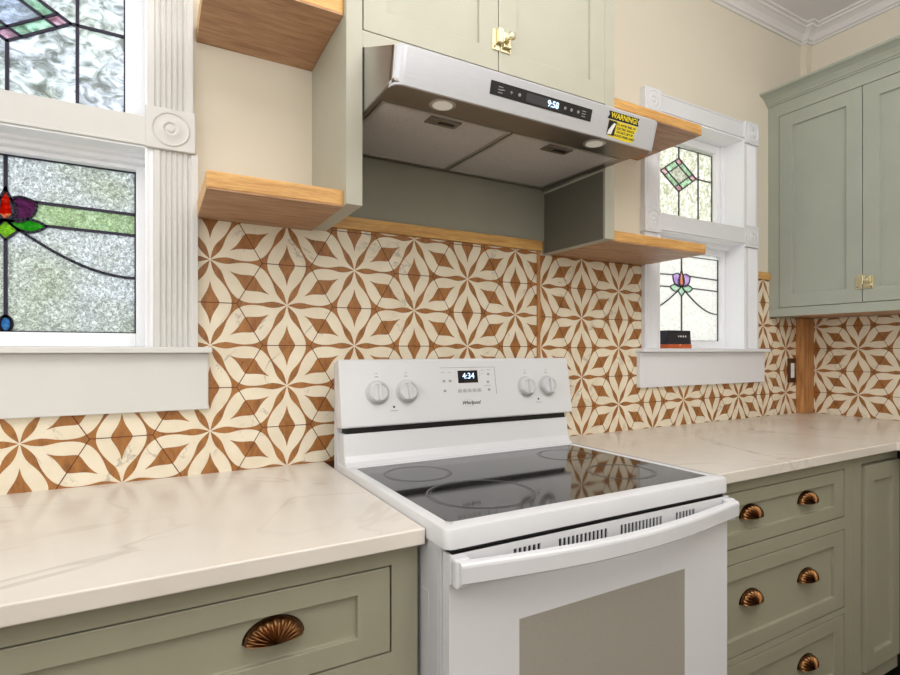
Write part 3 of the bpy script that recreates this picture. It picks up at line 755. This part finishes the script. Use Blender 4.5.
for x, z, w in ((0.713,1.168,0.006),(0.735,1.168,0.006),(0.848,1.172,0.006),(0.869,1.173,0.007),(0.846,1.162,0.004),(0.862,1.126,0.012)):
    mb = MB(); crect(mb, x-w, x+w, z-0.0007, z+0.0007, 0.0001, 0.0005); mb.build('keypad_caption', 'print', panel)
for k in range(3):
    mb = MB(); crect(mb, 0.8365, 0.838, 1.155+k*0.006, 1.157+k*0.006, 0.0001, 0.0005); mb.build('keypad_dot', 'print', panel)
text('brand_lettering', 'Whirlpool', 'print_dark', panel, 0.0148, cpt(0.806, 1.078, 0.0004), (1,0,0), pu, shear=0.25, bold=0.0002)
mb = MB(); N = 40   # swirl round the first letters
for k in range(N):
    a, b = -2.4+4.6*k/N, -2.4+4.6*(k+1)/N
    def E_(t, q): return cpt(0.793+0.021*q*math.cos(t), 1.0775+0.0105*q*math.sin(t), 0.0006)
    w = 0.05*math.sin(PI*(k+0.5)/N)+0.01
    mb.face([E_(a,1), E_(b,1), E_(b,1-w), E_(a,1-w)])
mb.build('brand_swirl', 'print', panel)

# oven door with vents, handle and window
DY = -0.746; DX0, DX1 = 0.4285, 1.1775
door = MB()
wx0, wx1, wz0, wz1 = 0.573, 1.026, 0.36, 0.743
door.box(DX0, wx0, DY, -0.7235, 0.26, 0.838); door.box(wx1, DX1, DY, -0.7235, 0.26, 0.838)
door.box(wx0, wx1, DY, -0.7235, wz1, 0.838); door.box(wx0, wx1, DY, -0.7235, 0.26, wz0)
od = door.build('oven_door', 'enamel', rg)
MB().box(wx0-0.001, wx1+0.001, DY+0.0005, -0.7236, wz0-0.001, wz1+0.001).build('door_glass', 'oven_glass', od)
# top trim piece with vent slots: front plate pierced
zt0, zt1 = 0.838, 0.8865; sl0, sl1 = 0.853, 0.8745
slots = []
for xa, xb, nn in ((0.556, 0.620, 6), (0.660, 0.788, 12), (0.822, 0.948, 12), (0.990, 1.056, 6)):
    p = (xb-xa)/nn
    for k in range(nn): slots.append((xa+p*(k+0.17), xa+p*(k+0.83)))
mb = MB(); mb.box(DX0, DX1, DY-0.004, DY-0.001, zt0, sl0); mb.box(DX0, DX1, DY-0.004, DY-0.001, sl1, zt1)
xs = DX0
for a, b in slots: mb.box(xs, a, DY-0.004, DY-0.001, sl0, sl1); xs = b
mb.box(xs, DX1, DY-0.004, DY-0.001, sl0, sl1)
mb.box(DX0, DX1, DY+0.018, -0.7235, zt0, zt1)
mb.box(DX0, DX0+0.005, DY-0.001, DY+0.018, zt0, zt1); mb.box(DX1-0.005, DX1, DY-0.001, DY+0.018, zt0, zt1)
mb.build('vent_trim', 'enamel', od)
MB().box(DX0+0.006, DX1-0.006, DY-0.0008, DY+0.0175, zt0+0.002, zt1-0.002).build('vent_slots', 'black', od)
# bowed handle
secs = []; N = 28
for k in range(N+1):
    s = k/N; x = DX0+0.008+(DX1+0.006-DX0-0.012)*s; bow = math.sin(PI*s)
    yo = -0.775-0.034*bow; yi = yo+0.019
    zt, zb = 0.880-0.004*bow, 0.842-0.004*bow
    secs.append([(x, yi, zb+0.002), (x, yi, zt-0.002), (x, yi-0.004, zt), (x, yo+0.003, zt-0.001), (x, yo, zt-0.004), (x, yo-0.001, zt-0.008), (x, yo, zb+0.004), (x, yo+0.003, zb+0.001), (x, yi-0.004, zb)])
mb = MB(); mb.sweep(secs, smooth=False)
hd = mb.build('door_handle', 'enamel', od)
for xa, xb in ((DX0+0.002, DX0+0.030), (DX1-0.026, DX1+0.002)):
    MB().box(xa, xb, -0.768, DY-0.0042, 0.834, 0.884).build('handle_bracket', 'enamel', hd, bevel=0.004)
MB().box(DX0, DX1, DY+0.002, -0.7235, 0.095, 0.252).build('storage_drawer', 'enamel', rg, bevel=0.004)
MB().box(RX0+0.012, RX1-0.012, -0.7415, -0.7225, 0.887, 0.8944).build('rim_shadow_gap', 'black', rg)

# ------------------------------------------------------------------ worktops
def counter(poly, label, hole=None):
    mb = MB(); mb.prism(poly, 2, 0.8845, CT)
    o = mb.build('worktop', 'quartz', bevel=0.003, seg=3); return tag(o, label, 'worktop')
counter([(XL+0.001, -0.0065+0.006), (XL+0.001, -0.675), (0.4185, -0.675), (0.4185, -0.0005)], 'white quartz worktop with faint grey veins, left of the range')
counter([(1.190, -0.0005), (1.190, -0.675), (2.222, -0.675), (2.222, -2.6), (XR-0.0005, -2.6), (XR-0.0005, -0.0005)], 'cream white quartz worktop running into the corner, right of the range')

# ------------------------------------------------------------------ base cabinets
BF = -0.645; mpb = mapper('b', BF)
def base_drawers(x0, x1, dx0, dx1, pulls, label, grp=None, rows=((0.695,0.845),(0.402,0.650),(0.155,0.377))):
    r = thing('base_cabinet', ((x0+x1)/2, -0.33, 0.0), label, 'cabinet')
    MB().box(x0+0.001, x1-0.001, BF+0.022, -0.002, 0.10, 0.884).build('carcass', 'gap_shade', r)
    MB().box(x0+0.001, x1-0.001, BF+0.075, -0.02, 0.0, 0.0995).build('toe_kick', 'black', r)
    mb = MB()
    mbox(mb, mpb, x0, dx0-0.003, -0.0215, 0, 0.10, 0.884); mbox(mb, mpb, dx1+0.003, x1, -0.0215, 0, 0.10, 0.884)
    zs = [0.884] + [v for rr in rows for v in (rr[1]+0.003, rr[0]-0.003)] + [0.10]
    for k in range(0, len(zs), 2): mbox(mb, mpb, dx0-0.003, dx1+0.003, -0.0215, 0, zs[k+1], zs[k])
    mb.weld = True
    mb.build('face_frame', 'sage_base_shade', r)
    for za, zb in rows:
        d = shaker('drawer', r, mpb, dx0, dx1, za, zb, 0.060, rec=0.010, sr=0.043 if zb-za > 0.2 else 0.038, mat='sage_base_shade')
        for u in pulls: cup_pull(d, mpb, u, {0.845: 0.769, 0.650: 0.532, 0.377: 0.268}[zb], -0.010)
    return r
base_drawers(-0.66, 0.4165, -0.62, 0.363, [0.166, -0.42], 'sage green base cabinet with wide drawers and a bronze cup pull, left of the range')
base_drawers(1.1905, 1.985, 1.214, 1.932, [1.440, 1.726], 'sage green base cabinet with three drawers and bronze cup pulls, right of the range')
# narrow door cabinet at the inside corner
r = thing('base_cabinet', (2.14, -0.33, 0), 'sage green base cabinet with one narrow door at the inside corner of the worktop', 'cabinet')
MB().box(1.986, 2.295, BF+0.022, -0.002, 0.10, 0.884).build('carcass', 'gap_shade', r)
MB().box(1.986, 2.295, BF+0.075, -0.02, 0.0, 0.0995).build('toe_kick', 'black', r)
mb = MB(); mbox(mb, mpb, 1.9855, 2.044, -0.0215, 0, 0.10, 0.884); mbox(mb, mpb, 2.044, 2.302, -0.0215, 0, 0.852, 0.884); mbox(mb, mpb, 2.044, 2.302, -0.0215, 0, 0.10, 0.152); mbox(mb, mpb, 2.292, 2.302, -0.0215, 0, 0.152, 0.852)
mb.build('face_frame', 'sage_base_shade', r)
shaker('door', r, mpb, 2.049, 2.291, 0.155, 0.846, 0.055, off=0.012, th=0.032, rec=0.012, mat='sage_base_shade')
# run along the right wall
r = thing('base_cabinet', (2.61, -1.6, 0), 'sage green base cabinet run along the right wall, seen edge-on at the right border', 'cabinet')
MB().box(2.327, XR-0.001, -2.56, -0.0025, 0.10, 0.884).build('carcass', 'gap_shade', r)
MB().box(2.38, XR-0.02, -2.56, -0.05, 0.0, 0.0995).build('toe_kick', 'black', r)
mpr = mapper('r', 2.305)
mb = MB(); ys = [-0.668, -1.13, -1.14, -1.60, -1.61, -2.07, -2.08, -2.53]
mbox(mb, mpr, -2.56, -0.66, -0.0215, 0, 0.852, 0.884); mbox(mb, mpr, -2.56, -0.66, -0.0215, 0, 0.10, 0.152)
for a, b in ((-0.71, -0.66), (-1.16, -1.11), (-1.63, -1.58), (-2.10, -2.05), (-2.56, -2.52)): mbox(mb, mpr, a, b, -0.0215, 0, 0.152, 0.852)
mb.build('face_frame', 'sage_base_shade', r)
for a, b in ((-1.108, -0.712), (-1.578, -1.162), (-2.048, -1.632), (-2.518, -2.102)): shaker('door', r, mpr, a, b, 0.155, 0.849, 0.06, mat='sage_base_shade')

# ------------------------------------------------------------------ corner wall cabinet on the right wall
CF = 2.590; mpc = mapper('r', CF); ZB0, ZT0 = 1.3945, 2.413; YE = -1.55
r = thing('wall_cabinet', (2.75, -0.78, ZB0), 'sage green wall cabinet with crown moulding and a brass latch, high on the right wall', 'cabinet')
MB().box(CF+0.022, XR-0.001, YE, -0.031, ZB0+0.012, ZT0+0.05).build('carcass', 'gap_shade', r)
mb = MB(); mbox(mb, mpc, YE, -0.0005, -0.0215, 0, ZB0, 1.4345); mbox(mb, mpc, YE, -0.0005, -0.0215, 0, 2.355, ZT0+0.05)
for a, b in ((-0.0525, -0.0005), (-0.815, -0.77), (YE, YE+0.04)): mbox(mb, mpc, a, b, -0.0215, 0, 1.4345, 2.355)
mb.build('face_frame', 'sage_daylit', r, bevel=0.0008)
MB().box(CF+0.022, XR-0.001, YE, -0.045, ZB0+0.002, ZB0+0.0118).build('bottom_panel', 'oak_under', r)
cd1 = shaker('door', r, mpc, -0.4055, -0.0550, 1.4370, 2.3525, 0.061, mat='sage_daylit')
cd2 = shaker('door', r, mpc, -0.7675, -0.4085, 1.4370, 2.3525, 0.061, mat='sage_daylit')
shaker('door', r, mpc, -1.16, -0.8175, 1.4370, 2.3525, 0.061, mat='sage_daylit'); shaker('door', r, mpc, YE+0.042, -1.163, 1.4370, 2.3525, 0.061, mat='sage_daylit')
latch(cd2, mpc, -0.412, 1.522, -1.0)
cr = [(0.0, ZT0), (0.006, ZT0), (0.008, ZT0+0.010), (0.014, ZT0+0.014), (0.020, ZT0+0.028), (0.034, ZT0+0.050), (0.052, ZT0+0.066), (0.066, ZT0+0.073), (0.070, ZT0+0.078), (0.070, ZT0+0.090), (0.0, ZT0+0.090)]
MB().prism([(CF-o-0.0003, ZT0+(z-ZT0)*0.60) for o, z in cr], 1, YE, -0.0008).build('crown_moulding', 'sage_daylit', r)

# ------------------------------------------------------------------ small things
r = thing('power_outlet', (2.776, -0.007, 1.07), 'bronze wall plate with a white switch on the patterned tiles near the corner', 'outlet')
pl = MB().box(2.742, 2.810, -0.0125, -0.0068, 1.070, 1.192).build('cover_plate', 'dark_room', r, bevel=0.002)
MB().box(2.762, 2.791, -0.0165, -0.0127, 1.094, 1.168).build('switch_rocker', 'white', r, bevel=0.002)

r = thing('storage_box', (1.957, 0.03, 1.2402), 'small black box with an orange base standing on the right window sill', 'box')
MB().prism([(1.886, 1.2585), (2.030, 1.2585), (2.026, 1.318), (1.890, 1.318)], 1, 0.008, 0.060).build('box_lid', 'blackbox', r, bevel=0.002)
MB().box(1.884, 2.032, 0.006, 0.062, 1.2402, 1.258).build('box_base', 'orange', r, bevel=0.002)
for x, w in ((1.948,0.006),(1.962,0.008),(1.978,0.008),(1.993,0.006)):
    MB().box(x-w/2, x+w/2, 0.0070, 0.0079, 1.289, 1.296).build('box_mark', 'white', r)
MB().box(1.950, 1.960, 0.0050, 0.0059, 1.252, 1.259).build('box_clasp', plain('pale clasp', (236,180,140), 0.5), r)

# ------------------------------------------------------------------ light
def area(name, loc, size, sy, power, rgb, rot):
    l = bpy.data.lights.new(name, 'AREA'); l.shape = 'RECTANGLE'; l.size = size; l.size_y = sy; l.energy = power; l.color = rgb
    o = bpy.data.objects.new(name, l); COL.objects.link(o); o.location = loc; o.rotation_euler = rot; return o
area('ceiling_fill', (0.9, -2.0, ZC-0.03), 2.2, 1.6, 17, (1.0, 0.98, 0.95), (0, 0, 0))  # added soft fill under the ceiling, standing in for room lights
area('upward_fill', (0.4, -1.9, 1.8), 0.7, 0.7, 60, (1.0, 0.985, 0.965), (math.radians(180), 0, 0))  # added unseen fill facing up, brightens the ceiling
area('front_fill', (0.3, YF+0.05, 1.95), 3.2, 1.5, 16, (0.93, 0.965, 1.0), (math.radians(90), 0, 0))  # added fill behind the camera for front faces, no window there
area('side_fill', (XL+0.05, -1.5, 1.8), 2.4, 1.5, 21, (0.90, 0.96, 1.0), (math.radians(90), 0, math.radians(-90)))  # added cool fill for left-facing surfaces, the left wall has no window

w = bpy.data.worlds.new('sky'); SC.world = w; w.use_nodes = True
bg = w.node_tree.nodes['Background']; bg.inputs[0].default_value = (0.96, 0.98, 1.0, 1); bg.inputs[1].default_value = 2.8

# ------------------------------------------------------------------ camera
cam = bpy.data.cameras.new('camera'); co = bpy.data.objects.new('camera', cam); COL.objects.link(co)
co.location = (0, -1.55, 1.2313); co.rotation_euler = (math.radians(90), 0, -0.52592)
cam.sensor_width = 36; cam.lens = 36*540.587/900; cam.shift_x = -18.78/900; cam.shift_y = 13.06/900; cam.clip_start = 0.02
SC.camera = co
SC.view_settings.view_transform = 'Standard'; SC.view_settings.look = 'None'; SC.view_settings.exposure = 0.0
SC.cycles.use_denoising = True
SC.cycles.max_bounces = 8
